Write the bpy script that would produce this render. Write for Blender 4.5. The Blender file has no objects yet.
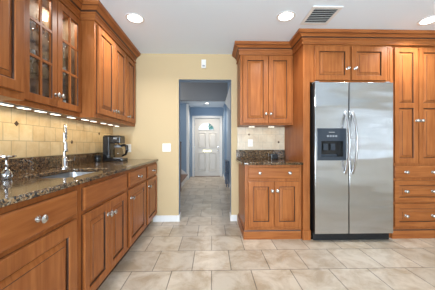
import bpy, bmesh, math, random
from mathutils import Vector, Matrix
random.seed(7)
C = bpy.context.scene.collection
SC = bpy.context.scene
PI = math.pi

# ------------------------------------------------------------------ camera, world, light, exposure
cam_d = bpy.data.cameras.new('camera'); cam = bpy.data.objects.new('camera', cam_d); C.objects.link(cam)
cam.location = (0, 0, 1.12); cam.rotation_euler = (PI / 2, 0, -math.radians(1.43))
cam_d.sensor_width = 36; cam_d.lens = 36 * 220 / 435; cam_d.clip_start = 0.02
SC.camera = cam
SC.view_settings.view_transform = 'Standard'; SC.view_settings.look = 'None'
SC.view_settings.exposure = 0.24; SC.view_settings.gamma = 1; SC.view_settings.use_curve_mapping = False
w = bpy.data.worlds.new('world'); SC.world = w; w.use_nodes = True
w.node_tree.nodes['Background'].inputs[0].default_value = (0.80, 0.91, 1.0, 1)
w.node_tree.nodes['Background'].inputs[1].default_value = 1.5

def area(name, loc, target, sx, sy, power, col, spread=PI):
    d = bpy.data.lights.new(name, 'AREA'); d.shape = 'RECTANGLE'; d.size = sx; d.size_y = sy
    d.energy = power; d.color = col; d.spread = spread
    o = bpy.data.objects.new(name, d); C.objects.link(o); o.location = loc
    o.rotation_euler = (Vector(target) - Vector(loc)).to_track_quat('-Z', 'Y').to_euler()
    return o
# daylight outside the glass doors and the window behind the photographer, and an added fill lamp high in the stairwell
area('daylight_patio', (-0.15, -3.45, 1.1), (-0.15, 0, 3.4), 2.5, 2.2, 370, (0.74, 0.87, 1.0))
area('stair_fill', (-1.9, 5.6, 2.6), (0.2, 5.8, 1.0), 1.2, 1.2, 18, (1.0, 0.95, 0.88))  # added to brighten the hall walls, no window is there

# ------------------------------------------------------------------ materials
def new_mat(name):
    m = bpy.data.materials.new(name); m.use_nodes = True
    return m, m.node_tree.nodes, m.node_tree.links, m.node_tree.nodes['Principled BSDF']
def plain(name, col, rough=0.5, metal=0.0, emit=0, emit_col=None, noise=0.0, bump=0.0, spec=0.5):
    m, n, l, b = new_mat(name)
    b.inputs['Base Color'].default_value = (*col, 1); b.inputs['Roughness'].default_value = rough
    b.inputs['Metallic'].default_value = metal; b.inputs['Specular IOR Level'].default_value = spec
    if emit:
        b.inputs['Emission Color'].default_value = (*(emit_col or col), 1); b.inputs['Emission Strength'].default_value = emit
    if noise or bump:
        tc = n.new('ShaderNodeTexCoord'); t = n.new('ShaderNodeTexNoise'); t.inputs['Scale'].default_value = 60; t.inputs['Detail'].default_value = 4
        l.new(tc.outputs['Object'], t.inputs['Vector'])
        if noise:
            r = n.new('ShaderNodeValToRGB')
            r.color_ramp.elements[0].color = (*[c * (1 - noise) for c in col], 1); r.color_ramp.elements[1].color = (*[min(1, c * (1 + noise)) for c in col], 1)
            l.new(t.outputs['Fac'], r.inputs['Fac']); l.new(r.outputs['Color'], b.inputs['Base Color'])
        if bump:
            bp = n.new('ShaderNodeBump'); bp.inputs['Strength'].default_value = bump; bp.inputs['Distance'].default_value = 0.002
            l.new(t.outputs['Fac'], bp.inputs['Height']); l.new(bp.outputs['Normal'], b.inputs['Normal'])
    return m
def geo_pos(n):
    return n.new('ShaderNodeNewGeometry').outputs['Position']
def wood(name, horizontal=False, dark=1.0):
    m, n, l, b = new_mat(name)
    mp = n.new('ShaderNodeMapping'); mp.inputs['Scale'].default_value = (3, 3, 46) if horizontal else (46, 46, 3)
    l.new(geo_pos(n), mp.inputs['Vector'])
    t1 = n.new('ShaderNodeTexNoise'); t1.inputs['Scale'].default_value = 1.0; t1.inputs['Detail'].default_value = 5; t1.inputs['Distortion'].default_value = 0.6
    l.new(mp.outputs['Vector'], t1.inputs['Vector'])
    t2 = n.new('ShaderNodeTexNoise'); t2.inputs['Scale'].default_value = 5; t2.inputs['Detail'].default_value = 3
    l.new(geo_pos(n), t2.inputs['Vector'])
    r = n.new('ShaderNodeValToRGB')
    for e, p, c in ((0, 0.28, (0.285, 0.086, 0.022)), (1, 0.72, (0.425, 0.152, 0.044))):
        r.color_ramp.elements[e].position = p; r.color_ramp.elements[e].color = (*[x * dark for x in c], 1)
    l.new(t1.outputs['Fac'], r.inputs['Fac'])
    mx = n.new('ShaderNodeMix'); mx.data_type = 'RGBA'; mx.blend_type = 'MULTIPLY'; mx.inputs[0].default_value = 0.35
    r2 = n.new('ShaderNodeValToRGB'); r2.color_ramp.elements[0].position = 0.3; r2.color_ramp.elements[0].color = (0.62, 0.55, 0.48, 1); r2.color_ramp.elements[1].position = 0.65; r2.color_ramp.elements[1].color = (1, 1, 1, 1)
    l.new(t2.outputs['Fac'], r2.inputs['Fac']); l.new(r.outputs['Color'], mx.inputs[6]); l.new(r2.outputs['Color'], mx.inputs[7])
    l.new(mx.outputs[2], b.inputs['Base Color'])
    b.inputs['Roughness'].default_value = 0.36; b.inputs['Specular IOR Level'].default_value = 0.22
    return m
def tile_mat(name, axes, bw, bh, off, ca, cb, mortar, msize, rough, noise_scale, stain, bump=0.25, freq=2, offset=0.5):
    m, n, l, b = new_mat(name)
    sep = n.new('ShaderNodeSeparateXYZ'); l.new(geo_pos(n), sep.inputs[0])
    cmb = n.new('ShaderNodeCombineXYZ')
    l.new(sep.outputs[axes[0]], cmb.inputs[0]); l.new(sep.outputs[axes[1]], cmb.inputs[1])
    ad = n.new('ShaderNodeVectorMath'); ad.operation = 'SUBTRACT'; ad.inputs[1].default_value = (*off, 0); l.new(cmb.outputs[0], ad.inputs[0])
    br = n.new('ShaderNodeTexBrick'); br.offset = offset; br.offset_frequency = freq; br.squash = 1
    br.inputs['Scale'].default_value = 1; br.inputs['Mortar Size'].default_value = msize; br.inputs['Mortar Smooth'].default_value = 0.3
    br.inputs['Bias'].default_value = 0; br.inputs['Brick Width'].default_value = bw; br.inputs['Row Height'].default_value = bh
    br.inputs['Color1'].default_value = (*ca, 1); br.inputs['Color2'].default_value = (*cb, 1); br.inputs['Mortar'].default_value = (*mortar, 1)
    l.new(ad.outputs[0], br.inputs['Vector'])
    t = n.new('ShaderNodeTexNoise'); t.inputs['Scale'].default_value = noise_scale; t.inputs['Detail'].default_value = 7; t.inputs['Roughness'].default_value = 0.65; t.inputs['Distortion'].default_value = 0.5
    l.new(geo_pos(n), t.inputs['Vector'])
    r = n.new('ShaderNodeValToRGB'); r.color_ramp.elements[0].position = 0.36; r.color_ramp.elements[0].color = (*stain, 1); r.color_ramp.elements[1].position = 0.58; r.color_ramp.elements[1].color = (1, 1, 1, 1)
    l.new(t.outputs['Fac'], r.inputs['Fac'])
    mx = n.new('ShaderNodeMix'); mx.data_type = 'RGBA'; mx.blend_type = 'MULTIPLY'; mx.inputs[0].default_value = 1
    l.new(br.outputs['Color'], mx.inputs[6]); l.new(r.outputs['Color'], mx.inputs[7]); l.new(mx.outputs[2], b.inputs['Base Color'])
    b.inputs['Roughness'].default_value = rough
    bp = n.new('ShaderNodeBump'); bp.inputs['Strength'].default_value = bump; bp.inputs['Distance'].default_value = 0.003; bp.invert = True
    l.new(br.outputs['Fac'], bp.inputs['Height']); l.new(bp.outputs['Normal'], b.inputs['Normal'])
    return m
def granite():
    m, n, l, b = new_mat('granite')
    v = n.new('ShaderNodeTexVoronoi'); v.inputs['Scale'].default_value = 130; l.new(geo_pos(n), v.inputs['Vector'])
    t = n.new('ShaderNodeTexNoise'); t.inputs['Scale'].default_value = 45; t.inputs['Detail'].default_value = 6; l.new(geo_pos(n), t.inputs['Vector'])
    sp = n.new('ShaderNodeSeparateColor'); l.new(v.outputs['Color'], sp.inputs[0])
    mt = n.new('ShaderNodeMath'); mt.operation = 'ADD'; l.new(sp.outputs[0], mt.inputs[0]); l.new(t.outputs['Fac'], mt.inputs[1])
    hf = n.new('ShaderNodeMath'); hf.operation = 'MULTIPLY'; hf.inputs[1].default_value = 0.5; l.new(mt.outputs[0], hf.inputs[0])
    r = n.new('ShaderNodeValToRGB'); r.color_ramp.interpolation = 'CONSTANT'
    els = r.color_ramp.elements
    els[0].position = 0; els[0].color = (0.018, 0.013, 0.010, 1); els[1].position = 0.40; els[1].color = (0.095, 0.052, 0.025, 1)
    for p, c in ((0.52, (0.21, 0.115, 0.05)), (0.62, (0.05, 0.036, 0.027)), (0.67, (0.17, 0.13, 0.085)), (0.74, (0.26, 0.17, 0.088))):
        e = els.new(p); e.color = (*c, 1)
    l.new(hf.outputs[0], r.inputs['Fac']); l.new(r.outputs['Color'], b.inputs['Base Color'])
    b.inputs['Roughness'].default_value = 0.10; b.inputs['Specular IOR Level'].default_value = 0.5
    return m
def steel(name, col, rough, spread):
    m, n, l, b = new_mat(name)
    b.inputs['Base Color'].default_value = (*col, 1); b.inputs['Metallic'].default_value = 1; b.inputs['Roughness'].default_value = rough
    b.inputs['Anisotropic'].default_value = 0.8
    tg = n.new('ShaderNodeTangent'); tg.direction_type = 'RADIAL'; tg.axis = 'Z'; l.new(tg.outputs[0], b.inputs['Tangent'])
    mp2 = n.new('ShaderNodeMapping'); mp2.inputs['Scale'].default_value = (1.2, 1.2, 5.0); l.new(geo_pos(n), mp2.inputs['Vector'])
    t2 = n.new('ShaderNodeTexNoise'); t2.inputs['Scale'].default_value = 1; t2.inputs['Detail'].default_value = 1; l.new(mp2.outputs[0], t2.inputs['Vector'])
    b2 = n.new('ShaderNodeBump'); b2.inputs['Strength'].default_value = 0.55; b2.inputs['Distance'].default_value = 0.03; l.new(t2.outputs['Fac'], b2.inputs['Height'])
    l.new(b2.outputs['Normal'], b.inputs['Normal'])
    return m
def glass(name, tint=(1, 1, 1), gloss=1.0):
    m, n, l, b = new_mat(name); n.remove(b)
    tr = n.new('ShaderNodeBsdfTransparent'); tr.inputs[0].default_value = (*tint, 1)
    gl = n.new('ShaderNodeBsdfGlossy'); gl.inputs['Roughness'].default_value = 0.02
    fr = n.new('ShaderNodeFresnel')
    ge = n.new('ShaderNodeNewGeometry'); io = n.new('ShaderNodeMath'); io.operation = 'MULTIPLY_ADD'; io.inputs[1].default_value = 1 / 1.45 - 1.45; io.inputs[2].default_value = 1.45
    l.new(ge.outputs['Backfacing'], io.inputs[0]); l.new(io.outputs[0], fr.inputs[0])
    ml = n.new('ShaderNodeMath'); ml.operation = 'MULTIPLY'; ml.inputs[1].default_value = gloss; l.new(fr.outputs[0], ml.inputs[0])
    mx = n.new('ShaderNodeMixShader'); l.new(ml.outputs[0], mx.inputs[0]); l.new(tr.outputs[0], mx.inputs[1]); l.new(gl.outputs[0], mx.inputs[2])
    l.new(mx.outputs[0], n['Material Output'].inputs[0])
    return m
WOOD = wood('maple'); WOODH = wood('maple_rail', True); GLAZE = plain('glaze', (0.06, 0.022, 0.009), 0.5, noise=0.2)
GREYW = plain('dimmed_header', (0.28, 0.285, 0.30), 0.7, bump=0.08)  # dimness above the entry opening put into the wall colour
INNER = plain('cabinet_inside', (0.26, 0.17, 0.10), 0.6, noise=0.15)
GRAN = granite()
TAN = plain('tan_paint', (0.585, 0.45, 0.26), 0.7, bump=0.08)
PALE = plain('pale_paint', (0.60, 0.545, 0.46), 0.7, bump=0.08)
BLUE = plain('blue_paint', (0.30, 0.40, 0.53), 0.7, bump=0.08)
CEIL = plain('ceiling_paint', (0.82, 0.91, 1.0), 0.85, bump=0.05)
WHITE = plain('white_trim', (0.80, 0.80, 0.79), 0.4, bump=0.03)
DOORW = plain('white_door', (0.70, 0.68, 0.64), 0.4, bump=0.03)
PLASTIC = plain('white_plastic', (0.82, 0.82, 0.80), 0.35, bump=0.01)
NICKEL = plain('satin_nickel', (0.55, 0.54, 0.52), 0.25, 1.0)
CHROME = plain('chrome', (0.62, 0.62, 0.64), 0.10, 1.0)
SINKM = plain('sink_steel', (0.42, 0.43, 0.45), 0.28, 1.0)
BRASS = plain('brass', (0.75, 0.60, 0.30), 0.3, 1.0)
BRONZE = plain('bronze_tile', (0.10, 0.065, 0.04), 0.4, 0.4, noise=0.4)
STEEL = steel('fridge_steel', (0.53, 0.54, 0.555), 0.22, 0.5)
HANDLE = plain('handle_steel', (0.50, 0.51, 0.53), 0.25, 1.0)
BLACK = plain('black_plastic', (0.012, 0.012, 0.013), 0.25)
BLACKM = plain('black_matte', (0.009, 0.009, 0.010), 0.6)
NAVY = plain('dispenser_panel', (0.026, 0.036, 0.052), 0.3)
GREYP = plain('grey_plastic', (0.28, 0.30, 0.33), 0.35)
GLASS = glass('clear_glass'); GLASSC = glass('carafe_glass', (0.72, 0.70, 0.66), 1.2); STEMG = glass('stemware_glass', (0.66, 0.68, 0.70), 9.0)
LENS = plain('lamp_lens', (1, 0.96, 0.88), 0.4, emit=9, emit_col=(1, 0.93, 0.82))
PUCK = plain('puck_lens', (1, 0.95, 0.85), 0.4, emit=2.2, emit_col=(1, 0.90, 0.72))
NEWEL = plain('newel_wood', (0.17, 0.075, 0.028), 0.35, noise=0.2)
LEAF = plain('leaf_green', (0.07, 0.24, 0.20), 0.6, noise=0.5)
DARKG = plain('dark_vent', (0.03, 0.03, 0.03), 0.8)
SLATB = plain('slate_blue', (0.05, 0.075, 0.13), 0.4)
FLOORM = tile_mat('travertine_floor', (0, 1), 0.352, 0.3725, (-0.18 + 0.176, 1.964 - 0.3725 * 6), (0.48, 0.415, 0.335), (0.62, 0.54, 0.44), (0.25, 0.22, 0.185), 0.005, 0.28, 4.5, (0.70, 0.63, 0.55))
TILEL = tile_mat('cream_tile_side', (1, 2), 0.127, 0.127, (0.03, 1.024), (0.66, 0.50, 0.28), (0.74, 0.59, 0.35), (0.42, 0.33, 0.20), 0.003, 0.3, 9, (0.88, 0.82, 0.74))
TILEB = tile_mat('cream_tile_end', (0, 2), 0.127, 0.112, (0.43, 1.05), (0.62, 0.53, 0.40), (0.70, 0.61, 0.47), (0.50, 0.44, 0.34), 0.003, 0.3, 9, (0.86, 0.80, 0.74))

# ------------------------------------------------------------------ helpers
W = {}
def obj(name, bm, mats, parent=None, at=None, smooth=False):
    if not isinstance(mats, (list, tuple)): mats = [mats]
    org = Vector(at) if at is not None else (W[parent.name] if parent else Vector((0, 0, 0)))
    me = bpy.data.meshes.new(name)
    if isinstance(bm, bpy.types.Mesh):
        me = bm; me.name = name; me.transform(Matrix.Translation(-org))
    else:
        bmesh.ops.translate(bm, verts=bm.verts, vec=-org)
        bmesh.ops.recalc_face_normals(bm, faces=bm.faces)
        bm.to_mesh(me); bm.free()
    if isinstance(bm, bpy.types.Mesh): me.materials.clear()
    for m in mats: me.materials.append(m)
    if smooth:
        for p in me.polygons: p.use_smooth = True
        try: me.set_sharp_from_angle(angle=math.radians(40))
        except Exception: pass
    o = bpy.data.objects.new(name, me); C.objects.link(o)
    if parent: o.parent = parent; o.location = org - W[parent.name]
    else: o.location = org
    W[o.name] = org
    return o
def thing(name, label, cat, at, group=None):
    o = bpy.data.objects.new(name, None); o.empty_display_size = 0.05; C.objects.link(o); o.location = at; W[o.name] = Vector(at)
    return tag(o, label, cat, group)
def tag(o, label, cat, group=None):
    o['label'] = label; o['category'] = cat
    if group: o['group'] = group
    return o
def struct(name, bm, m, parent=None, **k):
    o = obj(name, bm, m, parent, **k); o['kind'] = 'structure'; return o
def B(): return bmesh.new()
def box(bm, x0, x1, y0, y1, z0, z1, bev=0.0, mi=0):
    vs = [bm.verts.new((x, y, z)) for z in (z0, z1) for y in (y0, y1) for x in (x0, x1)]
    fs = [bm.faces.new([vs[i] for i in q]) for q in ((0, 2, 3, 1), (4, 5, 7, 6), (0, 1, 5, 4), (2, 6, 7, 3), (0, 4, 6, 2), (1, 3, 7, 5))]
    for f in fs: f.material_index = mi
    if bev:
        es = list({e for f in fs for e in f.edges})
        bmesh.ops.bevel(bm, geom=es, offset=bev, segments=2, profile=0.7, affect='EDGES')
    return bm
def bx(*a, **k): return box(B(), *a, **k)
class Frame:                     # maps (along, height, outwards) to the world for a cabinet front
    def __init__(s, axis, plane, sign): s.axis, s.plane, s.sign = axis, plane, sign
    def __call__(s, u, z, n):
        return (u, s.plane + s.sign * n, z) if s.axis == 'x' else (s.plane + s.sign * n, u, z)
    def box(s, bm, u0, u1, z0, z1, n0, n1, bev=0, mi=0):
        a, b = s(u0, z0, n0), s(u1, z1, n1)
        return box(bm, min(a[0], b[0]), max(a[0], b[0]), min(a[1], b[1]), max(a[1], b[1]), z0, z1, bev, mi)
    def normal(s): return Vector((0, s.sign, 0)) if s.axis == 'x' else Vector((s.sign, 0, 0))
def rings(bm, fr, u0, u1, z0, z1, prof, close_in=True, back=True):
    loops = []
    for ins, n, mi in prof:
        loops.append(([bm.verts.new(fr(u, z, n)) for u, z in ((u0 + ins, z0 + ins), (u1 - ins, z0 + ins), (u1 - ins, z1 - ins), (u0 + ins, z1 - ins))], mi))
    for (a, _), (b, mi) in zip(loops, loops[1:]):
        for i in range(4):
            f = bm.faces.new((a[i], a[(i + 1) % 4], b[(i + 1) % 4], b[i])); f.material_index = mi
    if close_in: bm.faces.new(loops[-1][0]).material_index = prof[-1][2]
    if back: bm.faces.new(loops[0][0][::-1])
    return bm
def panel_prof(w, t):
    return [(0, 0, 1), (0, 0.006, 1), (0, t - 0.004, 0), (0.004, t, 0), (w, t, 0), (w + 0.005, t - 0.004, 0), (w + 0.007, t - 0.014, 1), (w + 0.012, t - 0.014, 1), (w + 0.040, t - 0.004, 0), (w + 0.042, t - 0.001, 1), (w + 0.0435, t - 0.001, 0)]
def raised(fr, u0, u1, z0, z1, w=0.056, t=0.022, bm=None, mids=()):
    """framed door with one raised field, or several stacked fields parted by mid rails"""
    bm = bm or B()
    if not mids: return rings(bm, fr, u0, u1, z0, z1, panel_prof(w, t))
    # slab edge
    fr.box(bm, u0, u0 + w, z0, z1, 0, t, 0.002); fr.box(bm, u1 - w, u1, z0, z1, 0, t, 0.002)
    cuts = [z0] + list(mids) + [z1]
    zs = [z0 + w]
    fr.box(bm, u0 + w, u1 - w, z0, z0 + w, 0, t)
    for m in mids: fr.box(bm, u0 + w, u1 - w, m - w / 2, m + w / 2, 0, t)
    fr.box(bm, u0 + w, u1 - w, z1 - w, z1, 0, t)
    lo = [z0 + w] + [m + w / 2 for m in mids]; hi = [m - w / 2 for m in mids] + [z1 - w]
    for a, b in zip(lo, hi):
        rings(bm, fr, u0 + w, u1 - w, a, b, [(0, t, 0), (0.005, t - 0.004, 0), (0.007, t - 0.014, 1), (0.012, t - 0.014, 1), (0.040, t - 0.004, 0), (0.042, t - 0.001, 1), (0.0435, t - 0.001, 0)], back=False)
    return bm
def slab_front(fr, u0, u1, z0, z1, t=0.022):
    return rings(B(), fr, u0, u1, z0, z1, [(0, 0, 1), (0, 0.006, 1), (0, t - 0.006, 0), (0.005, t - 0.002, 0), (0.012, t, 0)])
def lathe(bm, prof, org, axis=(0, 0, 1), seg=20, mi=0):
    q = Vector((0, 0, 1)).rotation_difference(Vector(axis)); org = Vector(org); prev = None
    for r, h in prof:
        if r < 1e-5: cur = [bm.verts.new(org + q @ Vector((0, 0, h)))]
        else: cur = [bm.verts.new(org + q @ Vector((r * math.cos(2 * PI * i / seg), r * math.sin(2 * PI * i / seg), h))) for i in range(seg)]
        if prev:
            for i in range(seg):
                j = (i + 1) % seg
                a = [prev[i % len(prev)], prev[j % len(prev)], cur[j % len(cur)], cur[i % len(cur)]]
                a = [v for k, v in enumerate(a) if v not in a[:k]]
                if len(a) > 2:
                    try: bm.faces.new(a).material_index = mi
                    except ValueError: pass
        prev = cur
    return bm
def tube(bm, pts, r, seg=10, mi=0):
    pts = [Vector(p) for p in pts]; rad = r if isinstance(r, (list, tuple)) else [r] * len(pts); prev = None
    up = Vector((0.31, 0.17, 0.93))
    for i, p in enumerate(pts):
        d = (pts[min(i + 1, len(pts) - 1)] - pts[max(i - 1, 0)]).normalized()
        a = d.cross(up).normalized(); b = d.cross(a)
        cur = [bm.verts.new(p + rad[i] * (a * math.cos(2 * PI * k / seg) + b * math.sin(2 * PI * k / seg))) for k in range(seg)]
        if prev:
            for k in range(seg): bm.faces.new((prev[k], prev[(k + 1) % seg], cur[(k + 1) % seg], cur[k])).material_index = mi
        else: bm.faces.new(cur[::-1]).material_index = mi
        prev = cur
    bm.faces.new(prev).material_index = mi
    return bm
KNOB = [(r_ * 1.22, h_ * 1.15) for r_, h_ in [(0.0001, 0), (0.0135, 0), (0.013, 0.003), (0.0058, 0.007), (0.005, 0.014), (0.010, 0.019), (0.0158, 0.024), (0.0160, 0.028), (0.012, 0.033), (0.005, 0.0355), (0, 0.036)]]
def knob(parent, fr, u, z, n=0.022):
    p = Vector(fr(u, z, n)); bm = lathe(B(), KNOB, p, fr.normal(), 16)
    return obj('knob', bm, NICKEL, parent, at=p, smooth=True)
def sweep(prof, path, dark=()):
    """profile (outward, z) along a plan path, mitred; outward is to the right of travel"""
    bm = B(); P = [Vector((*p, 0)) for p in path]; prev = None
    for i, p in enumerate(P):
        ns = []
        if i: d = (p - P[i - 1]).normalized(); ns.append(Vector((d.y, -d.x, 0)))
        if i < len(P) - 1: d = (P[i + 1] - p).normalized(); ns.append(Vector((d.y, -d.x, 0)))
        nn = ns[0] if len(ns) == 1 else (ns[0] + ns[1]) / (1 + ns[0].dot(ns[1]))
        cur = [bm.verts.new((p.x + nn.x * o, p.y + nn.y * o, z)) for o, z in prof]
        if prev:
            for k in range(len(prof)):
                q = (k + 1) % len(prof); bm.faces.new((prev[k], cur[k], cur[q], prev[q])).material_index = 1 if k in dark else 0
        else: bm.faces.new(cur)
        prev = cur
    bm.faces.new(prev[::-1])
    return bm
def plate(outline, holes, thick, bevel=0.0):
    """flat slab of any outline with holes, in XY, from z=0 to z=thick"""
    cu = bpy.data.curves.new('plate', 'CURVE'); cu.dimensions = '2D'; cu.fill_mode = 'BOTH'; cu.extrude = thick / 2 - bevel; cu.bevel_depth = bevel; cu.bevel_resolution = 2; cu.offset = -bevel
    for pts in [outline] + list(holes):
        s = cu.splines.new('POLY'); s.points.add(len(pts) - 1); s.use_cyclic_u = True
        for q, p in zip(s.points, pts): q.co = (p[0], p[1], 0, 1)
    o = bpy.data.objects.new('plate', cu); C.objects.link(o); bpy.context.view_layer.update()
    me = bpy.data.meshes.new_from_object(o.evaluated_get(bpy.context.evaluated_depsgraph_get()))
    bpy.data.objects.remove(o); bpy.data.curves.remove(cu)
    me.transform(Matrix.Translation((0, 0, thick / 2)))
    bm = B(); bm.from_mesh(me); bmesh.ops.remove_doubles(bm, verts=bm.verts, dist=1e-5); bpy.data.meshes.remove(me)
    return bm
def rrect(x0, x1, y0, y1, r, n=6):
    return [(cx + r * math.cos(a + k * PI / 2 / n), cy + r * math.sin(a + k * PI / 2 / n))
            for cx, cy, a in ((x1 - r, y1 - r, 0), (x0 + r, y1 - r, PI / 2), (x0 + r, y0 + r, PI), (x1 - r, y0 + r, 1.5 * PI)) for k in range(n + 1)]
def to_xz(bm, y_front):          # XY plate -> upright in XZ, its z=0 face at the back, thickness towards the camera
    for v in bm.verts: x, y, z = v.co; v.co = (x, y_front - z, y)
    return bm

# ------------------------------------------------------------------ the room
WX, BY, CZ = -1.45, 3.24, 2.458
RX, RY = 3.6, -3.2
struct('floor', bx(-2.3, RX + 0.2, RY - 0.2, 8.1, -0.1, 0), FLOORM)
struct('ceiling', bx(WX - 0.15, RX + 0.15, RY - 0.15, BY + 0.15, CZ, CZ + 0.12), CEIL)
struct('wall_left', bx(WX - 0.15, WX, RY - 0.15, BY, 0, CZ), TAN)
DX0, DX1, DZ = -0.487, 0.283, 2.083
bm = B(); box(bm, WX - 0.15, DX0, BY, BY + 0.15, 0, CZ); box(bm, DX1, RX, BY, BY + 0.15, 0, CZ); box(bm, DX0, DX1, BY, BY + 0.15, DZ, CZ)
for f in bm.faces:
    f.material_index = 0
bmesh.ops.recalc_face_normals(bm, faces=bm.faces)
for f in bm.faces:
    c = f.calc_center_median(); n = f.normal
    if n.y > 0.5 or (abs(n.x) > 0.5 and DX0 - 0.01 < c.x < DX1 + 0.01) or (n.z < -0.5 and c.z > 1): f.material_index = 1
struct('wall_back', bm, [TAN, BLUE])
# wall behind the photographer with wide glass doors, and the right wall with a window
bm = B(); box(bm, WX, -1.3, RY - 0.15, RY, 0, CZ); box(bm, 0.95, RX, RY - 0.15, RY, 0, CZ); box(bm, -1.3, 0.95, RY - 0.15, RY, 2.4, CZ); box(bm, -1.3, 0.95, RY - 0.15, RY, 0, 0.3)
struct('wall_front', bm, PALE)
bm = B(); box(bm, RX, RX + 0.15, RY, -1.6, 0, CZ); box(bm, RX, RX + 0.15, 0.9, BY + 0.15, 0, CZ); box(bm, RX, RX + 0.15, -1.6, 0.9, 0, 0.90); box(bm, RX, RX + 0.15, -1.6, 0.9, 2.0, CZ)
struct('wall_right', bm, PALE)
bm = B()
for x in (-1.3, -0.2, 0.89): box(bm, x, x + 0.06, RY - 0.1, RY - 0.04, 0.3, 2.4)
for z in (0.3, 2.34): box(bm, -1.3, 0.95, RY - 0.1, RY - 0.04, z, z + 0.06)
o = struct('window_1', bm, WHITE); obj('window_pane', bx(-1.25, 0.9, RY - 0.075, RY - 0.07, 0.34, 2.36), GLASS, o)
bm = B()
for y in (-1.6, -0.78, 0.02, 0.84): box(bm, RX + 0.04, RX + 0.1, y, y + 0.06, 0.90, 2.0)
for z in (0.90, 1.94): box(bm, RX + 0.04, RX + 0.1, -1.6, 0.9, z, z + 0.06)
o = struct('window_2', bm, WHITE); obj('window_pane', bx(RX + 0.068, RX + 0.073, -1.55, 0.85, 0.95, 1.95), GLASS, o)
# baseboards
bm = B(); box(bm, -0.86, DX0 + 0.012, BY - 0.014, BY, 0, 0.09, 0.003); box(bm, DX0, DX0 + 0.014, BY, BY + 0.15, 0, 0.09, 0.003)
struct('baseboard_left', bm, WHITE)
bm = B(); box(bm, DX1 - 0.012, 0.368, BY - 0.014, BY, 0, 0.09, 0.003); box(bm, DX1 - 0.014, DX1, BY, BY + 0.15, 0, 0.09, 0.003)
struct('baseboard_right', bm, WHITE)
# ------------------------------------------------------------------ the hall
HY, EY = 6.62, 7.83
struct('wall_hall_left', bx(-2.3, -2.2, BY + 0.15, 7.2, 0, 3.6), BLUE)
struct('wall_hall_right', bx(0.47, 0.57, BY + 0.15, 7.1, 0, 3.6), BLUE)
struct('wall_stair', bx(-2.2, -0.82, 7.08, 7.2, 0, 3.6), BLUE)
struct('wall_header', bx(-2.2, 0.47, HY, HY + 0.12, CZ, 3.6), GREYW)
struct('wall_kitchen_upper', bx(-2.2, 0.47, BY + 0.03, BY + 0.15, CZ + 0.12, 3.6), BLUE)
struct('ceiling_hall', bx(-2.3, 0.6, BY + 0.15, HY + 0.12, 3.6, 3.7), CEIL)
struct('ceiling_entry', bx(-2.2, 0.9, HY + 0.12, EY, CZ, CZ + 0.1), CEIL)
struct('wall_entry_left', bx(-0.88, -0.76, 7.2, EY, 0, CZ), BLUE)
struct('wall_entry_right', bx(0.395, 0.95, 7.1, EY, 0, CZ), BLUE)
FX0, FX1, FZ = -0.625, 0.29, 2.08
bm = B(); box(bm, -0.88, FX0, EY, EY + 0.15, 0, CZ); box(bm, FX1, 0.95, EY, EY + 0.15, 0, CZ); box(bm, FX0, FX1, EY, EY + 0.15, FZ, CZ)
struct('wall_entry_end', bm, BLUE)
bm = B(); box(bm, -0.82, -0.745, 7.06, 7.2, 0, CZ - 0.02, 0.004)
struct('trim_1', bm, WHITE)
bm = B()
for x0, x1, z0, z1 in ((FX0 - 0.075, FX0, 0, FZ + 0.075), (FX1, FX1 + 0.075, 0, FZ + 0.075), (FX0, FX1, FZ, FZ + 0.075)): box(bm, x0, x1, EY - 0.02, EY, z0, z1, 0.004)
struct('trim_2', bm, WHITE)
# sloping white soffit of the upper flight on the right
bm = B(); pl = [(6.6, CZ - 0.03), (4.2, CZ - 0.03), (4.2, 1.72), (6.6, 2.36)]
a = [bm.verts.new((0.395, y, z)) for y, z in pl]; b2 = [bm.verts.new((0.468, y, z)) for y, z in pl]
bm.faces.new(a); bm.faces.new(b2[::-1])
for i in range(4): bm.faces.new((a[i], b2[i], b2[(i + 1) % 4], a[(i + 1) % 4]))
struct('trim_3', bm, WHITE)
bm = B(); box(bm, 0.38, 0.469, 7.086, 7.1, 0, 0.10, 0.003); box(bm, 0.38, 0.394, 7.1, EY - 0.03, 0, 0.10, 0.003)
struct('baseboard_entry', bm, WHITE)
struct('baseboard_hall', bx(0.456, 0.469, BY + 0.16, 7.07, 0, 0.10, bev=0.003), WHITE)
# front door
dr = bpy.data.objects.new('door_1', None); C.objects.link(dr); dr.location = (-0.17, EY + 0.06, 0); W['door_1'] = Vector(dr.location); dr['kind'] = 'structure'
fanx, fanz, fa, fb = -0.205, 1.665, 0.27, 0.24
fan = [(fanx + fa * math.cos(PI * k / 20), fanz + fb * math.sin(PI * k / 20)) for k in range(21)]
slab = to_xz(plate([(FX0 + 0.006, 0.012), (FX1 - 0.006, 0.012), (FX1 - 0.006, FZ - 0.005), (FX0 + 0.006, FZ - 0.005)], [fan], 0.045), EY + 0.075)
obj('door_slab', slab, DOORW, dr)
DF = Frame('x', EY + 0.03, -1)
for u0, u1, z0, z1 in ((-0.50, -0.215, 1.02, 1.56), (-0.12, 0.165, 1.02, 1.56), (-0.50, -0.215, 0.20, 0.86), (-0.12, 0.165, 0.20, 0.86)):
    obj('door_panel', rings(B(), DF, u0, u1, z0, z1, [(0, -0.004, 0), (0, 0.012, 0), (0.016, 0.022, 0), (0.034, 0.003, 0), (0.044, 0.003, 0), (0.07, 0.014, 0)]), DOORW, dr)
pane = to_xz(plate(fan, [], 0.006), EY + 0.055); obj('fan_window_pane', pane, GLASS, dr)
bm = B(); outer = [(fanx + (fa + 0.025) * math.cos(PI * k / 20), fanz - 0.02 + (fb + 0.04) * math.sin(PI * k / 20)) for k in range(21)]
rim = to_xz(plate(outer, [fan], 0.02), EY + 0.032)
for an in (PI / 4, PI / 2, 3 * PI / 4):
    tube(rim, [(fanx, EY + 0.045, fanz), (fanx + fa * math.cos(an), EY + 0.045, fanz + fb * math.sin(an))], 0.006, 6)
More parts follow.
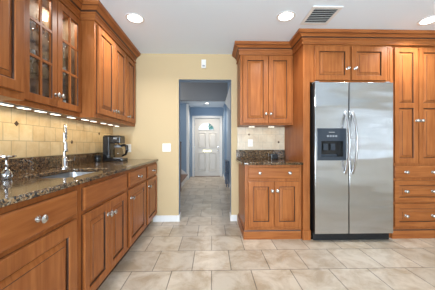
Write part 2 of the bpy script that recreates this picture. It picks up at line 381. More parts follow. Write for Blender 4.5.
obj('fan_window_frame', rim, DOORW, dr)
ms = obj('mail_slot', bx(-0.32, -0.03, EY + 0.012, EY + 0.032, 0.865, 0.945, bev=0.006), BRASS, dr)
obj('knob', lathe(B(), [(0.03, 0), (0.03, 0.008), (0.012, 0.012), (0.012, 0.04), (0.028, 0.05), (0.03, 0.065), (0.018, 0.08), (0, 0.083)], (0.215, EY + 0.032, 0.93), (0, -1, 0)), NICKEL, dr, smooth=True)
obj('deadbolt', lathe(B(), [(0.03, 0), (0.03, 0.012), (0.022, 0.02), (0, 0.021)], (0.215, EY + 0.032, 1.06), (0, -1, 0)), NICKEL, dr, smooth=True)
for z in (0.25, 1.05, 1.85): obj('hinge', bx(FX0 + 0.0005, FX0 + 0.02, EY + 0.02, EY + 0.032, z - 0.05, z + 0.05), NICKEL, dr)
obj('threshold', bx(FX0 + 0.002, FX1 - 0.002, EY - 0.02, EY + 0.08, 0.0005, 0.011), NEWEL, dr)
# tree outside, seen through the fan window
tr = thing('tree', 'green leafy tree outside, showing through the fan window of the front door', 'tree', (0.24, 13.0, 0))
bm = B()
for k in range(26):
    a, b3 = random.uniform(0, 2 * PI), random.uniform(0, 1); r = random.uniform(0.14, 0.30)
    m4 = Matrix.Translation((0.20 + 0.40 * math.cos(a) * b3, 13 + 0.5 * math.sin(a) * b3, random.uniform(1.35, 2.55))) @ Matrix.Scale(r, 4)
    bmesh.ops.create_icosphere(bm, subdivisions=2, radius=1, matrix=m4)
for v in bm.verts: v.co += Vector([random.uniform(-0.04, 0.04) for _ in range(3)])
obj('crown', bm, LEAF, tr); obj('trunk', tube(B(), [(0.24, 13, 0), (0.26, 13, 0.9), (0.22, 13, 1.6)], [0.09, 0.07, 0.06]), NEWEL, tr)
# stairs and newel
st = thing('staircase', 'white and brown stairs rising left from the hall behind the newel post', 'stairs', (-0.8, 6.2, 0))
for i in range(4):
    x = -0.80 - 0.27 * i; z = 0.185 * i
    obj('riser', bx(x - 0.02, x, 5.42, 7.04, z + 0.001, z + 0.158), WHITE, st); obj('tread', bx(x - 0.27, x + 0.025, 5.42, 7.04, z + 0.158, z + 0.185, bev=0.006), NEWEL, st)
for y0, y1 in ((7.042, 7.078), (5.385, 5.418)):
    bm = B(); pl = [(-0.78, 0.001), (-0.78, 0.12), (-0.86, 0.26), (-1.85, 0.95), (-1.85, 0.001)]
    a = [bm.verts.new((x, y0, z)) for x, z in pl]; b2 = [bm.verts.new((x, y1, z)) for x, z in pl]; bm.faces.new(a); bm.faces.new(b2[::-1])
    for i in range(5): bm.faces.new((a[i], b2[i], b2[(i + 1) % 5], a[(i + 1) % 5]))
    obj('stringer', bm, WHITE, st)
nw = thing('newel_post', 'slim dark brown wooden newel post with ball top at the foot of the stairs', 'post', (-0.765, 5.34, 0))
obj('post', bx(-0.785, -0.745, 5.32, 5.36, 0, 1.12, bev=0.005), NEWEL, nw)
obj('finial', lathe(B(), [(0.024, 0), (0.024, 0.012), (0.012, 0.022), (0.028, 0.045), (0.030, 0.06), (0.02, 0.082), (0, 0.09)], (-0.765, 5.34, 1.12)), NEWEL, nw, smooth=True)
# slatted stand by the hall's right wall
sd = thing('slatted_stand', 'dark blue slatted stand low against the right wall of the hall', 'stand', (0.42, 6.1, 0))
for y in (5.86, 6.34):
    for x in (0.385, 0.44): obj('leg', bx(x - 0.012, x + 0.012, y - 0.012, y + 0.012, 0, 0.66), SLATB, sd)
for k in range(5): obj('slat', bx(0.375, 0.39, 5.88 + k * 0.1, 5.92 + k * 0.1, 0.40, 0.64), SLATB, sd)
obj('top', bx(0.37, 0.452, 5.83, 6.37, 0.66, 0.69, bev=0.005), SLATB, sd)
obj('shelf', bx(0.375, 0.45, 5.85, 6.35, 0.36, 0.385), SLATB, sd)
# hall ceiling light
hl = thing('ceiling_light', 'small recessed light glowing in the entry ceiling before the front door', 'ceiling light', (-0.16, 7.05, CZ))
obj('trim_ring', lathe(B(), [(0.05, 0), (0.075, 0), (0.075, -0.006), (0.05, -0.004), (0.05, 0)], (-0.16, 7.05, CZ)), WHITE, hl)
obj('lens', lathe(B(), [(0.05, -0.001), (0.03, -0.004), (0, -0.005)], (-0.16, 7.05, CZ)), LENS, hl)
def lamp(parent, loc, power, col, size=0.12, spread=2.6):
    d = bpy.data.lights.new('lamp', 'AREA'); d.shape = 'DISK'; d.size = size; d.energy = power; d.color = col; d.spread = spread
    o = bpy.data.objects.new('lamp', d); C.objects.link(o); o.parent = parent; o.location = Vector(loc) - W[parent.name]; return o
lamp(hl, (-0.16, 7.05, CZ - 0.02), 15, (1, 0.86, 0.70))

# ------------------------------------------------------------------ left wall cabinets
UZ0, UZ1 = 1.385, 2.33
FU, FG = Frame('y', -1.122, 1), Frame('y', -1.262, 1)
def body_box(parent, x0, x1, y0, y1, z0, z1, name='body'): return obj(name, bx(x0, x1, y0, y1, z0, z1, bev=0.002), WOOD, parent)
def puck(x, y, z, label, group, power, hx, hy):
    t = thing('under_cabinet_light', label, 'light', (x, y, z), group)
    obj('housing', bx(x - hx, x + hx, y - hy, y + hy, z - 0.007, z, bev=0.002), GREYP, t)
    obj('lens', bx(x - hx + 0.005, x + hx - 0.005, y - hy + 0.006, y + hy - 0.006, z - 0.011, z - 0.0071, bev=0.0015), PUCK, t)
    lamp(t, (x, y, z - 0.02), power, (1, 0.80, 0.52), 0.06, PI)
t = thing('wall_cabinet', 'nearest wall cabinet on the left, solid raised panel door, beside the glass doors', 'cabinet', (-1.29, 1.0, UZ0))
body_box(t, WX + 0.002, -1.122, 0.66, 1.345, UZ0, UZ1)
d = obj('door', raised(FU, 0.70, 1.318, UZ0 + 0.042, 2.28), [WOOD, GLAZE], t); knob(d, FU, 0.74, 1.50)
# glass fronted cabinet: open box with shelves
t = thing('glass_door_cabinet', 'wall cabinet with two glazed doors full of stemware, left wall', 'cabinet', (-1.34, 1.74, UZ0))
y0, y1 = 1.347, 2.128
bm = B(); box(bm, WX + 0.002, WX + 0.012, y0, y1, UZ0, UZ1, mi=1)
for a, b2 in ((y0, y0 + 0.016), (y1 - 0.016, y1)): box(bm, WX + 0.012, -1.282, a, b2, UZ0, UZ1, mi=1)
box(bm, WX + 0.012, -1.282, y0 + 0.016, y1 - 0.016, UZ0, UZ0 + 0.018, mi=1); box(bm, WX + 0.012, -1.282, y0 + 0.016, y1 - 0.016, UZ1 - 0.018, UZ1, mi=1)
obj('body', bm, [WOOD, INNER], t)
bm = B()
for a, b2, c, e in ((y0, 1.50, UZ0, UZ1), (2.085, y1, UZ0, UZ1), (1.50, 2.085, UZ0, UZ0 + 0.05), (1.50, 2.085, 2.25, UZ1), (1.77, 1.83, UZ0 + 0.05, 2.25)): box(bm, -1.282, -1.262, a, b2, c, e)
obj('face_frame', bm, WOOD, t)
SHELF = (1.66, 1.90, 2.12)
for z in SHELF: obj('shelf', bx(WX + 0.013, -1.284, y0 + 0.018, y1 - 0.018, z - 0.008, z), GLASS, t)
for y in (1.58, 1.96):
    obj('lamp_lens', lathe(B(), [(0.03, UZ1 - 0.0185), (0.03, UZ1 - 0.024), (0.02, UZ1 - 0.026), (0, UZ1 - 0.0265)], (-1.36, y, 0)), PUCK, t)
    lamp(t, (-1.36, y, UZ1 - 0.03), 1.3, (1, 0.92, 0.78), 0.06, PI)
for a, b2, ku in ((1.472, 1.797, 1.775), (1.801, 2.126, 1.823)):
    bm = B(); z0, z1, wd, tt = UZ0 + 0.038, 2.295, 0.056, 0.022
    rings(bm, FG, a, b2, z0, z1, [(0, 0, 1), (0, 0.006, 1), (0, tt - 0.004, 0), (0.004, tt, 0), (wd, tt, 0), (wd + 0.004, tt - 0.006, 1), (wd + 0.004, 0, 0)], close_in=False, back=False)
    rings(bm, FG, a, b2, z0, z1, [(0, 0, 0), (wd + 0.004, 0, 0)], close_in=False, back=False)
    d = obj('glass_door', bm, [WOOD, GLAZE], t)
    mu = B(); um = (a + b2) / 2; FG.box(mu, um - 0.009, um + 0.009, z0 + wd, z1 - wd, 0.006, 0.019)
    for z in (1.744, 1.996): FG.box(mu, a + wd, b2 - wd, z - 0.009, z + 0.009, 0.007, 0.020)
    obj('muntin', mu, WOOD, d)
    gp = B(); FG.box(gp, a + wd, b2 - wd, z0 + wd, z1 - wd, 0.001, 0.004); obj('glass_pane', gp, GLASS, d)
    knob(d, FG, ku, 1.515)
def stem_glass(name, x, y, z, label, group, kind):
    if kind == 0: pr = [(0, 0), (0.032, 0.001), (0.032, 0.003), (0.005, 0.007), (0.004, 0.075), (0.012, 0.085), (0.034, 0.11), (0.037, 0.135), (0.030, 0.17)]
    elif kind == 1: pr = [(0, 0), (0.028, 0.0), (0.034, 0.07), (0.037, 0.12), (0.035, 0.12), (0.03, 0.01), (0, 0.008)]
    else: pr = [(0, 0), (0.02, 0.0), (0.024, 0.006), (0.032, 0.035), (0.037, 0.06), (0.034, 0.06), (0.022, 0.02), (0, 0.01)]
    return tag(obj(name, lathe(B(), pr, (x, y, z), seg=14), STEMG, at=(x, y, z), smooth=True), label, 'glass', group)
for lv, z in enumerate((UZ0 + 0.019, SHELF[0] + 0.001, SHELF[1] + 0.001)):
    lname = ('bottom', 'second', 'third')[lv]
    for side, ys in (('left', (1.53, 1.61, 1.69, 1.765)), ('right', (1.87, 1.955, 2.04))):
        for y in ys:
            kind = (2 if side == 'left' else 1) if lv == 0 else 0
            nm = ('wine_glass', 'tumbler', 'glass_bowl')[kind]
            stem_glass(nm, -1.355, y, z, 'clear %s on the %s behind the %s glazed door' % (('stemmed glass', 'tumbler', 'glass bowl')[kind], ('cabinet floor', 'lower glass shelf', 'middle glass shelf')[lv], side), '%s %ss behind the %s glazed door' % (lname, nm.replace('_', ' '), side), kind)
# far pair and single
t = thing('wall_cabinet', 'wall cabinet with a pair of solid doors right after the glass doors', 'cabinet', (-1.29, 2.5, UZ0))
body_box(t, WX + 0.002, -1.122, 2.130, 2.868, UZ0, UZ1)
for a, b2, ku in ((2.165, 2.519, 2.49), (2.523, 2.862, 2.552)):
    d = obj('door', raised(FU, a, b2, UZ0 + 0.042, 2.285), [WOOD, GLAZE], t); knob(d, FU, ku, 1.50)
t = thing('wall_cabinet', 'narrow single door wall cabinet ending at the tan wall above the coffee maker', 'cabinet', (-1.29, 3.05, UZ0))
body_box(t, WX + 0.002, -1.122, 2.870, BY - 0.002, UZ0, UZ1)
d = obj('door', raised(FU, 2.874, 3.200, UZ0 + 0.042, 2.285), [WOOD, GLAZE], t); knob(d, FU, 2.905, 1.49)
CROWN = [(0.0, 2.308), (0.013, 2.308), (0.016, 2.316), (0.013, 2.326), (0.006, 2.327), (0.006, 2.331), (0.009, 2.366), (0.019, 2.368), (0.022, 2.378), (0.019, 2.381), (0.030, 2.392), (0.046, 2.408), (0.060, 2.416), (0.060, 2.421), (0.070, 2.422), (0.076, 2.432), (0.077, 2.4565), (0.0, 2.4565)]
QUIRK = (3, 4, 9, 12)
FRZ = [(0, 2.331), (0.0, CZ - 0.0015), (-0.02, CZ - 0.0015), (-0.02, 2.331)]
pathL = [(-1.118, 0.66), (-1.118, 1.347), (-1.258, 1.347), (-1.258, 2.128), (-1.118, 2.128), (-1.118, BY - 0.002)]
tag(obj('crown_molding', sweep(CROWN, pathL, QUIRK), [WOODH, GLAZE]), 'stepped brown crown molding along the top of the left wall cabinets', 'molding')
for y in (1.44, 1.58, 1.73, 1.89, 2.10, 2.28, 2.44, 2.66, 2.84, 3.03):
    puck(-1.32 if y < 2.13 else -1.295, y, UZ0 - 0.0005, 'small glowing light under the left wall cabinets, one of an even row', 'lights under the left wall cabinets', 0.26, 0.022, 0.045)
# tile backsplash with accent tiles
tb = thing('tile_backsplash', 'cream tile backsplash with small bronze diamonds behind the sink, left wall', 'backsplash', (WX, 2.0, 1.024))
obj('tile_field', bx(WX + 0.0005, WX + 0.008, 0.66, BY - 0.001, 1.022, UZ0 - 0.001), TILEL, tb)
def diamond(c, fr, s=0.021):
    bm = B(); a = [bm.verts.new(fr(c[0] + s * dx, c[1] + s * dz, 0)) for dx, dz in ((1, 0), (0, 1), (-1, 0), (0, -1))]; b2 = [bm.verts.new(fr(c[0] + s * .8 * dx, c[1] + s * .8 * dz, 0.004)) for dx, dz in ((1, 0), (0, 1), (-1, 0), (0, -1))]
    bm.faces.new(a); bm.faces.new(b2)
    for i in range(4): bm.faces.new((a[i], a[(i + 1) % 4], b2[(i + 1) % 4], b2[i]))
    return bm
FT = Frame('y', WX + 0.008, 1)
for c in ((1.66, 1.278), (2.30, 1.151), (2.85, 1.265)): obj('accent_tile', diamond(c, FT), BRONZE, tb)

# ------------------------------------------------------------------ left base cabinets, counter, sink
FB = Frame('y', -0.818, 1)
def base_unit(label, y0, y1, cat='cabinet', name='base_cabinet'):
    t = thing(name, label, cat, (-1.12, (y0 + y1) / 2, 0))
    bm = B(); 
    if name == 'sink_cabinet':
        for a in ((WX + 0.002, WX + 0.012, y0 + 0.001, y1 - 0.001, 0.10, 0.884), (-0.838, -0.818, y0 + 0.001, y1 - 0.001, 0.10, 0.884), (WX + 0.012, -0.838, y0 + 0.001, y0 + 0.019, 0.10, 0.884),
                  (WX + 0.012, -0.838, y1 - 0.019, y1 - 0.001, 0.10, 0.884), (WX + 0.012, -0.838, y0 + 0.019, y1 - 0.019, 0.10, 0.118)): box(bm, *a)
    else: box(bm, WX + 0.002, -0.818, y0 + 0.001, y1 - 0.001, 0.10, 0.884, 0.002)
    obj('body', bm, WOOD, t)
    obj('toe_kick', bx(WX + 0.002, -0.885, y0 + 0.001, y1 - 0.001, 0.0, 0.0995), GLAZE, t)
    return t
t = base_unit('nearest base cabinet at the lower left, one wide drawer over a raised panel door', 0.66, 1.362)
d = obj('drawer', slab_front(FB, 0.725, 1.326, 0.708, 0.852), [WOODH, GLAZE], t); knob(d, FB, 1.026, 0.782)
d = obj('door', raised(FB, 0.725, 1.326, 0.125, 0.682, 0.072), [WOOD, GLAZE], t); knob(d, FB, 0.765, 0.62)
t = base_unit('base cabinet below the sink with plain false drawer front and two doors', 1.362, 2.112, name='sink_cabinet')
obj('false_drawer', slab_front(FB, 1.400, 2.074, 0.708, 0.852), [WOODH, GLAZE], t)
for a, b2, ku in ((1.400, 1.735, 1.705), (1.739, 2.074, 1.770)):
    d = obj('door', raised(FB, a, b2, 0.125, 0.682), [WOOD, GLAZE], t); knob(d, FB, ku, 0.588)
for y0, y1, a, b2, lab in ((2.112, 2.714, 2.152, 2.678, 'base cabinet with drawer and door between the sink doors and the last unit'), (2.714, BY - 0.002, 2.752, 3.215, 'last base cabinet of the left run, against the tan wall')):
    t = base_unit(lab, y0, y1)
    d = obj('drawer', slab_front(FB, a, b2, 0.708, 0.852), [WOODH, GLAZE], t); knob(d, FB, (a + b2) / 2, 0.78)
    d = obj('door', raised(FB, a, b2, 0.125, 0.682), [WOOD, GLAZE], t); knob(d, FB, a + 0.033, 0.60)
sx0, sx1, sy0, sy1 = -1.232, -0.890, 1.40, 1.95
SINKO = rrect(sx0, sx1, sy0, sy1, 0.05)
ct = plate([(WX + 0.001, 0.64), (-0.785, 0.64), (-0.785, BY - 0.001), (WX + 0.001, BY - 0.001)], [SINKO], 0.030, 0.005)
bmesh.ops.translate(ct, verts=ct.verts, vec=(0, 0, 0.885))
tag(obj('countertop', ct, GRAN), 'long polished brown granite countertop on the left with a sink cut into it', 'countertop')
tag(obj('granite_backsplash', bx(WX + 0.001, WX + 0.022, 0.64, BY - 0.001, 0.9155, 1.021, bev=0.003), GRAN), 'low brown granite splash strip along the left wall under the cream tile', 'backsplash')
bm = B(); prev = None
for ins, z in ((-0.012, 0.884), (0.0, 0.8845), (0.004, 0.86), (0.012, 0.74), (0.03, 0.715), (0.09, 0.708)):
    r = max(0.05 - ins, 0.02); cur = [bm.verts.new((x, y, z)) for x, y in rrect(sx0 + ins, sx1 - ins, sy0 + ins, sy1 - ins, r)]
    if prev:
        for i in range(len(cur)): bm.faces.new((prev[i], prev[(i + 1) % len(cur)], cur[(i + 1) % len(cur)], cur[i]))
    prev = cur
bm.faces.new(prev)
t = thing('sink', 'stainless steel undermount sink set in the left granite countertop', 'sink', (-1.05, 1.73, 0.70))
obj('basin', bm, SINKM, t, smooth=True)
obj('drain', lathe(B(), [(0.045, 0.7085), (0.045, 0.711), (0.03, 0.7105), (0, 0.7095)], (-1.05, 1.73, 0)), CHROME, t)
# faucet
fx, fy, fz = -1.295, 1.965, 0.9155
t = thing('faucet', 'tall chrome pull-down kitchen faucet standing behind the sink', 'faucet', (fx, fy, fz))
obj('base', lathe(B(), [(0, 0), (0.034, 0), (0.034, 0.008), (0.025, 0.018), (0.023, 0.085), (0.016, 0.10), (0.011, 0.11)], (fx, fy, fz)), CHROME, t, smooth=True)
dx, dy = 0.62, -0.78
pts = [(fx, fy, fz + 0.10), (fx, fy, fz + 0.31)]
for k in range(1, 11):
    a = PI * k / 10; rr = 0.045
    pts.append((fx + dx * rr * (1 - math.cos(a)), fy + dy * rr * (1 - math.cos(a)), fz + 0.31 + rr * math.sin(a) * 1.35))
obj('spout', tube(B(), pts, [0.0105] * 2 + [0.0115] * 10, 12), CHROME, t, smooth=True)
ex, ey = pts[-1][0], pts[-1][1]
obj('spring', lathe(B(), [(0.010 + (0.003 if k % 2 else 0), -0.006 * k) for k in range(11)], (ex, ey, fz + 0.31)), NICKEL, t, smooth=True)
sh = obj('spray_head', lathe(B(), [(0.012, 0), (0.014, -0.015), (0.015, -0.05), (0.018, -0.075), (0, -0.077)], (ex, ey, fz + 0.23)), CHROME, t, smooth=True)
obj('nozzle', lathe(B(), [(0.015, -0.0005), (0.014, -0.006), (0, -0.007)], (ex, ey, fz + 0.1532)), BLACK, sh)
obj('lever', tube(B(), [(fx + 0.018, fy, fz + 0.062), (fx + 0.055, fy - 0.01, fz + 0.066), (fx + 0.095, fy - 0.02, fz + 0.072), (fx + 0.105, fy - 0.022, fz + 0.105)], [0.011, 0.008, 0.007, 0.006]), CHROME, t, smooth=True)
# soap dispenser at the left edge
lx, ly = -1.228, 1.345
t = thing('soap_dispenser', 'slim chrome soap dispenser with flat top and ball base at the left edge', 'dispenser', (lx, ly, 0.9155))
obj('base', lathe(B(), [(0, 0), (0.024, 0), (0.026, 0.006), (0.030, 0.022), (0.026, 0.042), (0.014, 0.056), (0.009, 0.062)], (lx, ly, 0.9155)), STEMG, t, smooth=True)
obj('stem', lathe(B(), [(0.009, 0.060), (0.007, 0.075), (0.012, 0.085), (0.007, 0.095), (0.0075, 0.122), (0.011, 0.128)], (lx, ly, 0.9155)), CHROME, t, smooth=True)
obj('top', lathe(B(), [(0, 0.127), (0.03, 0.128), (0.046, 0.134), (0.046, 0.142), (0.02, 0.146), (0, 0.147)], (lx, ly, 0.9155)), CHROME, t, smooth=True)
# coffee maker
cz = 0.9155; cy0, cy1 = 2.78, 2.95
t = thing('coffee_maker', 'black drip coffee maker with glass carafe at the far end of the left counter', 'coffee maker', (-1.27, 2.865, cz))
obj('base', bx(-1.368, -1.118, cy0, cy1, cz, cz + 0.035, bev=0.008), BLACK, t)
obj('water_tank', bx(-1.365, -1.285, cy0 + 0.002, cy1 - 0.002, cz + 0.0355, cz + 0.315, bev=0.010), BLACK, t)
bh = obj('brew_head', bx(-1.283, -1.150, cy0 + 0.005, cy1 - 0.005, cz + 0.225, cz + 0.313, bev=0.014), BLACK, t)
obj('display', bx(-1.235, -1.190, cy0 + 0.001, cy0 + 0.0045, cz + 0.278, cz + 0.298), GREYP, bh)
obj('lid', bx(-1.355, -1.155, cy0 + 0.008, cy1 - 0.008, cz + 0.316, cz + 0.325, bev=0.004), BLACKM, t)
obj('warming_plate', lathe(B(), [(0, 0.0355), (0.062, 0.0355), (0.06, 0.041), (0, 0.042)], (-1.208, 2.865, cz)), GREYP, t)
cf = obj('carafe', lathe(B(), [(0, 0.0425), (0.05, 0.043), (0.062, 0.06), (0.066, 0.10), (0.056, 0.145), (0.042, 0.175), (0.046, 0.195)], (-1.208, 2.865, cz)), GLASSC, t, smooth=True)
obj('coffee_lid', lathe(B(), [(0.047, 0.194), (0.047, 0.208), (0.02, 0.216), (0, 0.217)], (-1.208, 2.865, cz)), BLACK, cf, smooth=True)
obj('handle', tube(B(), [(-1.168, 2.855, cz + 0.195), (-1.125, 2.84, cz + 0.205), (-1.085, 2.825, cz + 0.19), (-1.08, 2.825, cz + 0.14), (-1.10, 2.83, cz + 0.085), (-1.145, 2.845, cz + 0.068)], [0.014, 0.017, 0.019, 0.018, 0.015, 0.012]), BLACK, cf, smooth=True)
obj('band', lathe(B(), [(0.0425, 0.172), (0.0435, 0.178), (0.0475, 0.196), (0.046, 0.1965)], (-1.208, 2.865, cz)), GREYP, cf)
t = thing('canister', 'small squat black canister on the granite, left of the coffee maker', 'canister', (-1.385, 2.70, cz))
obj('body', lathe(B(), [(0, 0), (0.032, 0), (0.034, 0.01), (0.034, 0.062), (0.03, 0.066)], (-1.385, 2.70, cz)), BLACK, t, smooth=True)
obj('lid', lathe(B(), [(0.035, 0.0665), (0.035, 0.08), (0.01, 0.088), (0, 0.088)], (-1.385, 2.70, cz)), BLACKM, t, smooth=True)

# ------------------------------------------------------------------ plates on the tan wall
FW = Frame('x', BY - 0.0005, -1)
def plate_on(name, label, cat, u, z, wd, ht, kind):
    t = thing(name, label, cat, (u, BY, z))
    bm = B(); FW.box(bm, u - wd / 2, u + wd / 2, z - ht / 2, z + ht / 2, 0, 0.006, 0.002); obj('cover_plate', bm, PLASTIC, t)
    if kind == 'switch':
        for s in (-1, 1):
            bm = B(); FW.box(bm, u + s * 0.024 - 0.016, u + s * 0.024 + 0.016, z - 0.032, z + 0.032, 0.0062, 0.010, 0.002); obj('rocker', bm, WHITE, t)
    else:
        for s in (-1, 1):
            bm = B(); FW.box(bm, u - 0.015, u + 0.015, z + s * 0.022 - 0.014, z + s * 0.022 + 0.014, 0.0062, 0.008, 0.002)
            o = obj('socket', bm, WHITE, t)
            for q in (-1, 1):
                bm = B(); FW.box(bm, u + q * 0.006 - 0.001, u + q * 0.006 + 0.001, z + s * 0.022 - 0.004, z + s * 0.022 + 0.005, 0.0081, 0.0084); obj('slot', bm, BLACK, o)
    return t
plate_on('light_switch', 'white double rocker light switch on the tan wall left of the doorway', 'switch', -0.665, 1.082, 0.118, 0.118, 'switch')
plate_on('outlet', 'white wall outlet behind the carafe of the coffee maker', 'outlet', -1.215, 1.075, 0.072, 0.117, 'outlet')
t = thing('door_chime', 'small white door chime box high on the tan wall above the doorway', 'chime', (-0.12, BY, 2.305))
bm = B(); FW.box(bm, -0.155, -0.088, 2.245, 2.365, 0, 0.035, 0.006); obj('cover', bm, PLASTIC, t)
bm = B(); FW.box(bm, -0.140, -0.103, 2.262, 2.284, 0.0352, 0.037, 0); obj('speaker_grille', bm, GREYP, t)

# ------------------------------------------------------------------ right wall cabinet, base cabinet, counter
FR = Frame('x', 2.895, -1)
t = thing('wall_cabinet', 'two door wall cabinet hanging right of the doorway above the small counter', 'cabinet', (0.72, 3.07, UZ0))
body_box(t, 0.372, 1.074, 2.895, BY - 0.002, UZ0, UZ1)
for a, b2, ku in ((0.405, 0.738, 0.705), (0.744, 1.050, 0.772)):
    d = obj('door', raised(FR, a, b2, UZ0 + 0.022, 2.295, 0.056), [WOOD, GLAZE], t); knob(d, FR, ku, 1.525)
for x in (0.56, 0.84):
    puck(x, 3.10, UZ0 - 0.0005, 'small light under the wall cabinet right of the doorway', 'lights under the right wall cabinet', 0.15, 0.045, 0.02)
FRB = Frame('x', 2.612, -1)
t = thing('base_cabinet', 'base cabinet right of the doorway with one wide drawer over two doors', 'cabinet', (0.72, 2.9, 0))
body_box(t, 0.392, 1.072, 2.612, BY - 0.002, 0.0, 0.884)
d = obj('drawer', slab_front(FRB, 0.430, 1.044, 0.722, 0.852), [WOODH, GLAZE], t); knob(d, FRB, 0.562, 0.788); knob(d, FRB, 0.918, 0.788)
for a, b2, ku in ((0.430, 0.735, 0.710), (0.739, 1.044, 0.772)):
    d = obj('door', raised(FRB, a, b2, 0.148, 0.684, 0.054), [WOOD, GLAZE], t); knob(d, FRB, ku, 0.577)
BASEP = [(0, 0.0), (0.018, 0.0), (0.018, 0.088), (0.014, 0.094), (0.010, 0.108), (0.004, 0.116), (0, 0.116)]
obj('base_molding', sweep(BASEP, [(0.391, BY - 0.02), (0.391, 2.611), (1.058, 2.611)], (3,)), [WOODH, GLAZE], t)
r = 0.035
oc = [(1.074, BY - 0.001), (0.352, BY - 0.001), (0.352, 2.56 + r)] + [(0.352 + r - r * math.cos(PI / 2 * k / 6), 2.56 + r - r * math.sin(PI / 2 * k / 6)) for k in range(7)] + [(1.074, 2.56)]
ct = plate(oc, [], 0.030, 0.005); bmesh.ops.translate(ct, verts=ct.verts, vec=(0, 0, 0.885))
tag(obj('countertop', ct, GRAN), 'short brown granite countertop with rounded corner right of the doorway', 'countertop')
tag(obj('granite_backsplash', bx(0.356, 1.072, BY - 0.022, BY - 0.001, 0.9155, 1.049, bev=0.004), GRAN), 'short granite splash strip on the counter right of the doorway', 'backsplash')
tb = thing('tile_backsplash', 'small cream tile panel with bronze diamonds under the right wall cabinet', 'backsplash', (0.72, BY, 1.05))
obj('tile_field', bx(0.374, 1.072, BY - 0.008, BY - 0.0005, 1.0495, UZ0 - 0.001), TILEB, tb)
FTB = Frame('x', BY - 0.008, -1)
for c in ((0.545, 1.275), (0.985, 1.163)): obj('accent_tile', diamond(c, FTB, 0.019), BRONZE, tb)
FW = Frame('x', BY - 0.0085, -1)
plate_on('outlet', 'cream outlet on the tile under the right wall cabinet', 'outlet', 0.565, 1.15, 0.07, 0.105, 'outlet')
t = thing('desk_clock', 'small black box clock standing on the short counter against the granite splash', 'clock', (0.90, 3.16, 0.9155))
obj('case', bx(0.852, 0.945, 3.13, 3.18, 0.9155, 0.995, bev=0.006), BLACK, t)
obj('screen', bx(0.862, 0.935, 3.127, 3.1295, 0.93, 0.982), BLACKM, t)

# ------------------------------------------------------------------ fridge enclosure
FE = Frame('x', 2.578, -1)
t = thing('fridge_enclosure', 'tall wooden fridge surround with pilaster and two doors above the refrigerator', 'cabinet', (1.62, 2.9, 0))
obj('side_panel', bx(1.078, 1.10, 2.600, BY - 0.002, 0, UZ1), WOOD, t)
obj('side_panel', bx(2.124, 2.148, 2.600, BY - 0.002, 0, UZ1), WOOD, t)
bm = B(); box(bm, 1.078, 1.158, 2.578, 2.5995, 0.115, UZ1)
for x in (1.090, 1.112, 1.134): box(bm, x, x + 0.010, 2.574, 2.578, 0.20, 2.24, 0.002)
obj('pilaster', bm, WOOD, t)
obj('plinth_block', bx(1.066, 1.164, 2.562, 2.5995, 0.0, 0.1145, bev=0.004), WOOD, t)
obj('upper_body', bx(1.159, 2.123, 2.578, BY - 0.002, 1.865, UZ1), WOOD, t)
bm = B(); box(bm, 2.1235, 2.148, 2.578, 2.5995, 1.865, UZ1); box(bm, 2.098, 2.108, 2.574, 2.5779, 1.88, 2.285, 0.002); box(bm, 2.122, 2.132, 2.574, 2.5779, 1.88, 2.285, 0.002); obj('end_stile', bm, WOOD, t)
for a, b2, ku in ((1.208, 1.632, 1.597), (1.650, 2.066, 1.686)):
    d = obj('door', raised(FE, a, b2, 1.885, 2.285, 0.055), [WOOD, GLAZE], t); knob(d, FE, ku, 2.02)
pathR = [(0.370, BY - 0.002), (0.370, 2.891), (1.074, 2.891), (1.074, 2.574), (2.86, 2.574)]
tag(obj('crown_molding', sweep(CROWN, pathR, QUIRK), [WOODH, GLAZE]), 'stepped brown crown molding above the refrigerator, pantry and right wall cabinet', 'molding')
# pantry
FP = Frame('x', 2.594, -1)
t = thing('pantry_cabinet', 'tall wooden pantry right of the refrigerator, two long doors over three drawers', 'cabinet', (2.5, 2.9, 0))
body_box(t, 2.150, 2.83, 2.594, BY - 0.002, 0.0, UZ1)
for a, b2, ku in ((2.184, 2.470, 2.446), (2.480, 2.766, 2.504)):
    d = obj('door', raised(FP, a, b2, 0.905, 2.285, 0.052, mids=(1.592,)), [WOOD, GLAZE], t); knob(d, FP, ku, 1.410)
for z0, z1, kz, pan in ((0.724, 0.868, 0.796, 0), (0.436, 0.692, 0.567, 1), (0.142, 0.412, 0.275, 1)):
    d = obj('drawer', slab_front(FP, 2.184, 2.766, z0, z1) if not pan else raised(FP, 2.184, 2.766, z0, z1, 0.05), [WOODH, GLAZE], t)
    for ku in (2.315, 2.64): knob(d, FP, ku, kz)
obj('base_molding', sweep(BASEP, [(2.150, 2.593), (2.83, 2.593)], (3,)), [WOODH, GLAZE], t)

# ------------------------------------------------------------------ refrigerator
t = thing('refrigerator', 'stainless steel side by side refrigerator with ice and water dispenser', 'refrigerator', (1.626, 2.85, 0))
obj('body', bx(1.188, 2.090, 2.560, 3.20, 0.09, 1.825, bev=0.004), BLACKM, t)
def steel_door(name, x0, x1, holes):
    bm = to_xz(plate([(x0, 0.098), (x1, 0.098), (x1, 1.842), (x0, 1.842)], holes, 0.062, 0.006), 2.555)
    bmesh.ops.recalc_face_normals(bm, faces=bm.faces)
    for f in bm.faces: f.material_index = 0 if f.normal.y < -0.3 else 1
    return obj(name, bm, [STEEL, BLACKM], t)
gx = 1.577
fd = steel_door('freezer_door', 1.180, gx - 0.005, [[(1.225, 0.965), (1.518, 0.965), (1.518, 1.290), (1.225, 1.290)]])
rd = steel_door('fridge_door', gx + 0.005, 2.098, [])
def handle(parent, x):
    pts = [(x, 2.494 - 0.082 * math.sin(PI * k / 18) ** 0.75, 1.50 - 0.71 * k / 18) for k in range(19)]
    obj('handle', tube(B(), pts, 0.0135, 12), HANDLE, parent, smooth=True)
handle(fd, gx - 0.045); handle(rd, gx + 0.040)
dp = thing('dispenser', '', '', (1.37, 2.5, 1.12)); del dp['label']; del dp['category']; dp.parent = t; dp.location = Vector((1.37, 2.5, 1.12)) - W[t.name]
FD = Frame('x', 2.4925, -1)
bm = B()
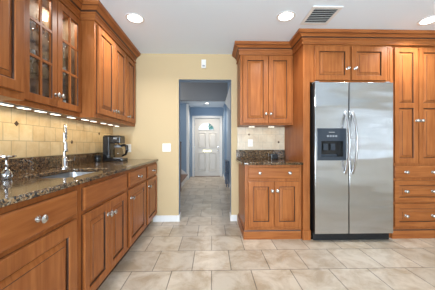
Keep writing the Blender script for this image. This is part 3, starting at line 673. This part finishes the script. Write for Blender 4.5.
for u0, u1, z0, z1 in ((1.203, 1.250, 0.943, 1.311), (1.508, 1.540, 0.943, 1.311), (1.250, 1.508, 1.165, 1.311), (1.250, 1.508, 0.943, 0.985)): FD.box(bm, u0, u1, z0, z1, 0, 0.007)
obj('bezel', bm, NAVY, dp)
bm = B(); y0, y1 = 2.494, 2.545
box(bm, 1.2505, 1.5075, y1, y1 + 0.004, 0.9855, 1.1645); box(bm, 1.2505, 1.254, y0, y1, 0.9855, 1.1645); box(bm, 1.504, 1.5075, y0, y1, 0.9855, 1.1645); box(bm, 1.254, 1.504, y0, y1, 1.161, 1.1645); box(bm, 1.254, 1.504, y0, y1, 0.9855, 0.989)
obj('recess', bm, BLACK, dp)
for x in (1.32, 1.405): obj('paddle', bx(x - 0.024, x + 0.024, 2.515, 2.535, 1.06, 1.135, bev=0.006), NAVY, dp)
obj('drip_tray', bx(1.262, 1.44, 2.498, 2.543, 0.9895, 1.012, bev=0.004), NAVY, dp)
bm = B(); FD.box(bm, 1.335, 1.405, 1.262, 1.270, 0.0072, 0.008); obj('name_bar', bm, HANDLE, dp)
for k in range(4):
    bm = B(); FD.box(bm, 1.315 + 0.032 * k, 1.337 + 0.032 * k, 1.212, 1.232, 0.0072, 0.0085); obj('button', bm, GREYP, dp)
bm = B(); box(bm, 1.186, 2.090, 2.548, 2.5595, 0.004, 0.088)
for k in range(5): box(bm, 1.24, 2.02, 2.545, 2.548, 0.016 + k * 0.014, 0.022 + k * 0.014)
obj('kick_grille', bm, BLACKM, t)
for x in (1.20, 2.05): obj('foot', lathe(B(), [(0, 0), (0.02, 0), (0.02, 0.01), (0.008, 0.012), (0.008, 0.09)], (x, 2.60, 0.0)), BLACK, t)
for x in (1.19, 2.02): obj('hinge_cover', bx(x, x + 0.045, 2.505, 2.60, 1.8425, 1.856, bev=0.003), GREYP, t)

# ------------------------------------------------------------------ ceiling lights and vent
def can(x, y, label):
    t = thing('recessed_light', label, 'ceiling light', (x, y, CZ))
    obj('trim_ring', lathe(B(), [(0.072, -0.001), (0.095, -0.001), (0.094, -0.007), (0.074, -0.005), (0.072, -0.001)], (x, y, CZ), seg=32), WHITE, t)
    obj('lens', lathe(B(), [(0.072, -0.002), (0.04, -0.004), (0, -0.0045)], (x, y, CZ), seg=32), LENS, t)
    lamp(t, (x, y, CZ - 0.025), 9.5, (1, 0.97, 0.93), 0.14, 2.5)
can(-0.812, 2.342, 'recessed round ceiling light close to the left wall cabinets')
can(0.768, 2.267, 'recessed round ceiling light next to the square air vent')
can(2.325, 2.301, 'recessed round ceiling light above the tall pantry, far right')
t = thing('ceiling_vent', 'white square slatted air vent in the ceiling before the refrigerator', 'vent', (1.12, 2.25, CZ))
bm = B(); x0, x1, y0, y1 = 0.972, 1.266, 2.09, 2.405; z0 = CZ - 0.010; z1 = CZ - 0.001
for a in ((x0, x0 + 0.03, y0, y1), (x1 - 0.03, x1, y0, y1), (x0 + 0.03, x1 - 0.03, y0, y0 + 0.03), (x0 + 0.03, x1 - 0.03, y1 - 0.03, y1)): box(bm, *a, z0, z1)
obj('frame', bm, WHITE, t)
obj('backing', bx(x0 + 0.03, x1 - 0.03, y0 + 0.03, y1 - 0.03, CZ - 0.0025, CZ - 0.001), DARKG, t)
n = 8; step = (y1 - y0 - 0.06) / n
for k in range(n):
    y = y0 + 0.03 + step * (k + 0.5); bm = bx(x0 + 0.031, x1 - 0.031, -0.009, 0.009, -0.0008, 0.0008)
    bmesh.ops.rotate(bm, verts=bm.verts, cent=(0, 0, 0), matrix=Matrix.Rotation(math.radians(40), 3, 'X')); bmesh.ops.translate(bm, verts=bm.verts, vec=(0, y, CZ - 0.0075))
    obj('slat', bm, WHITE, t)
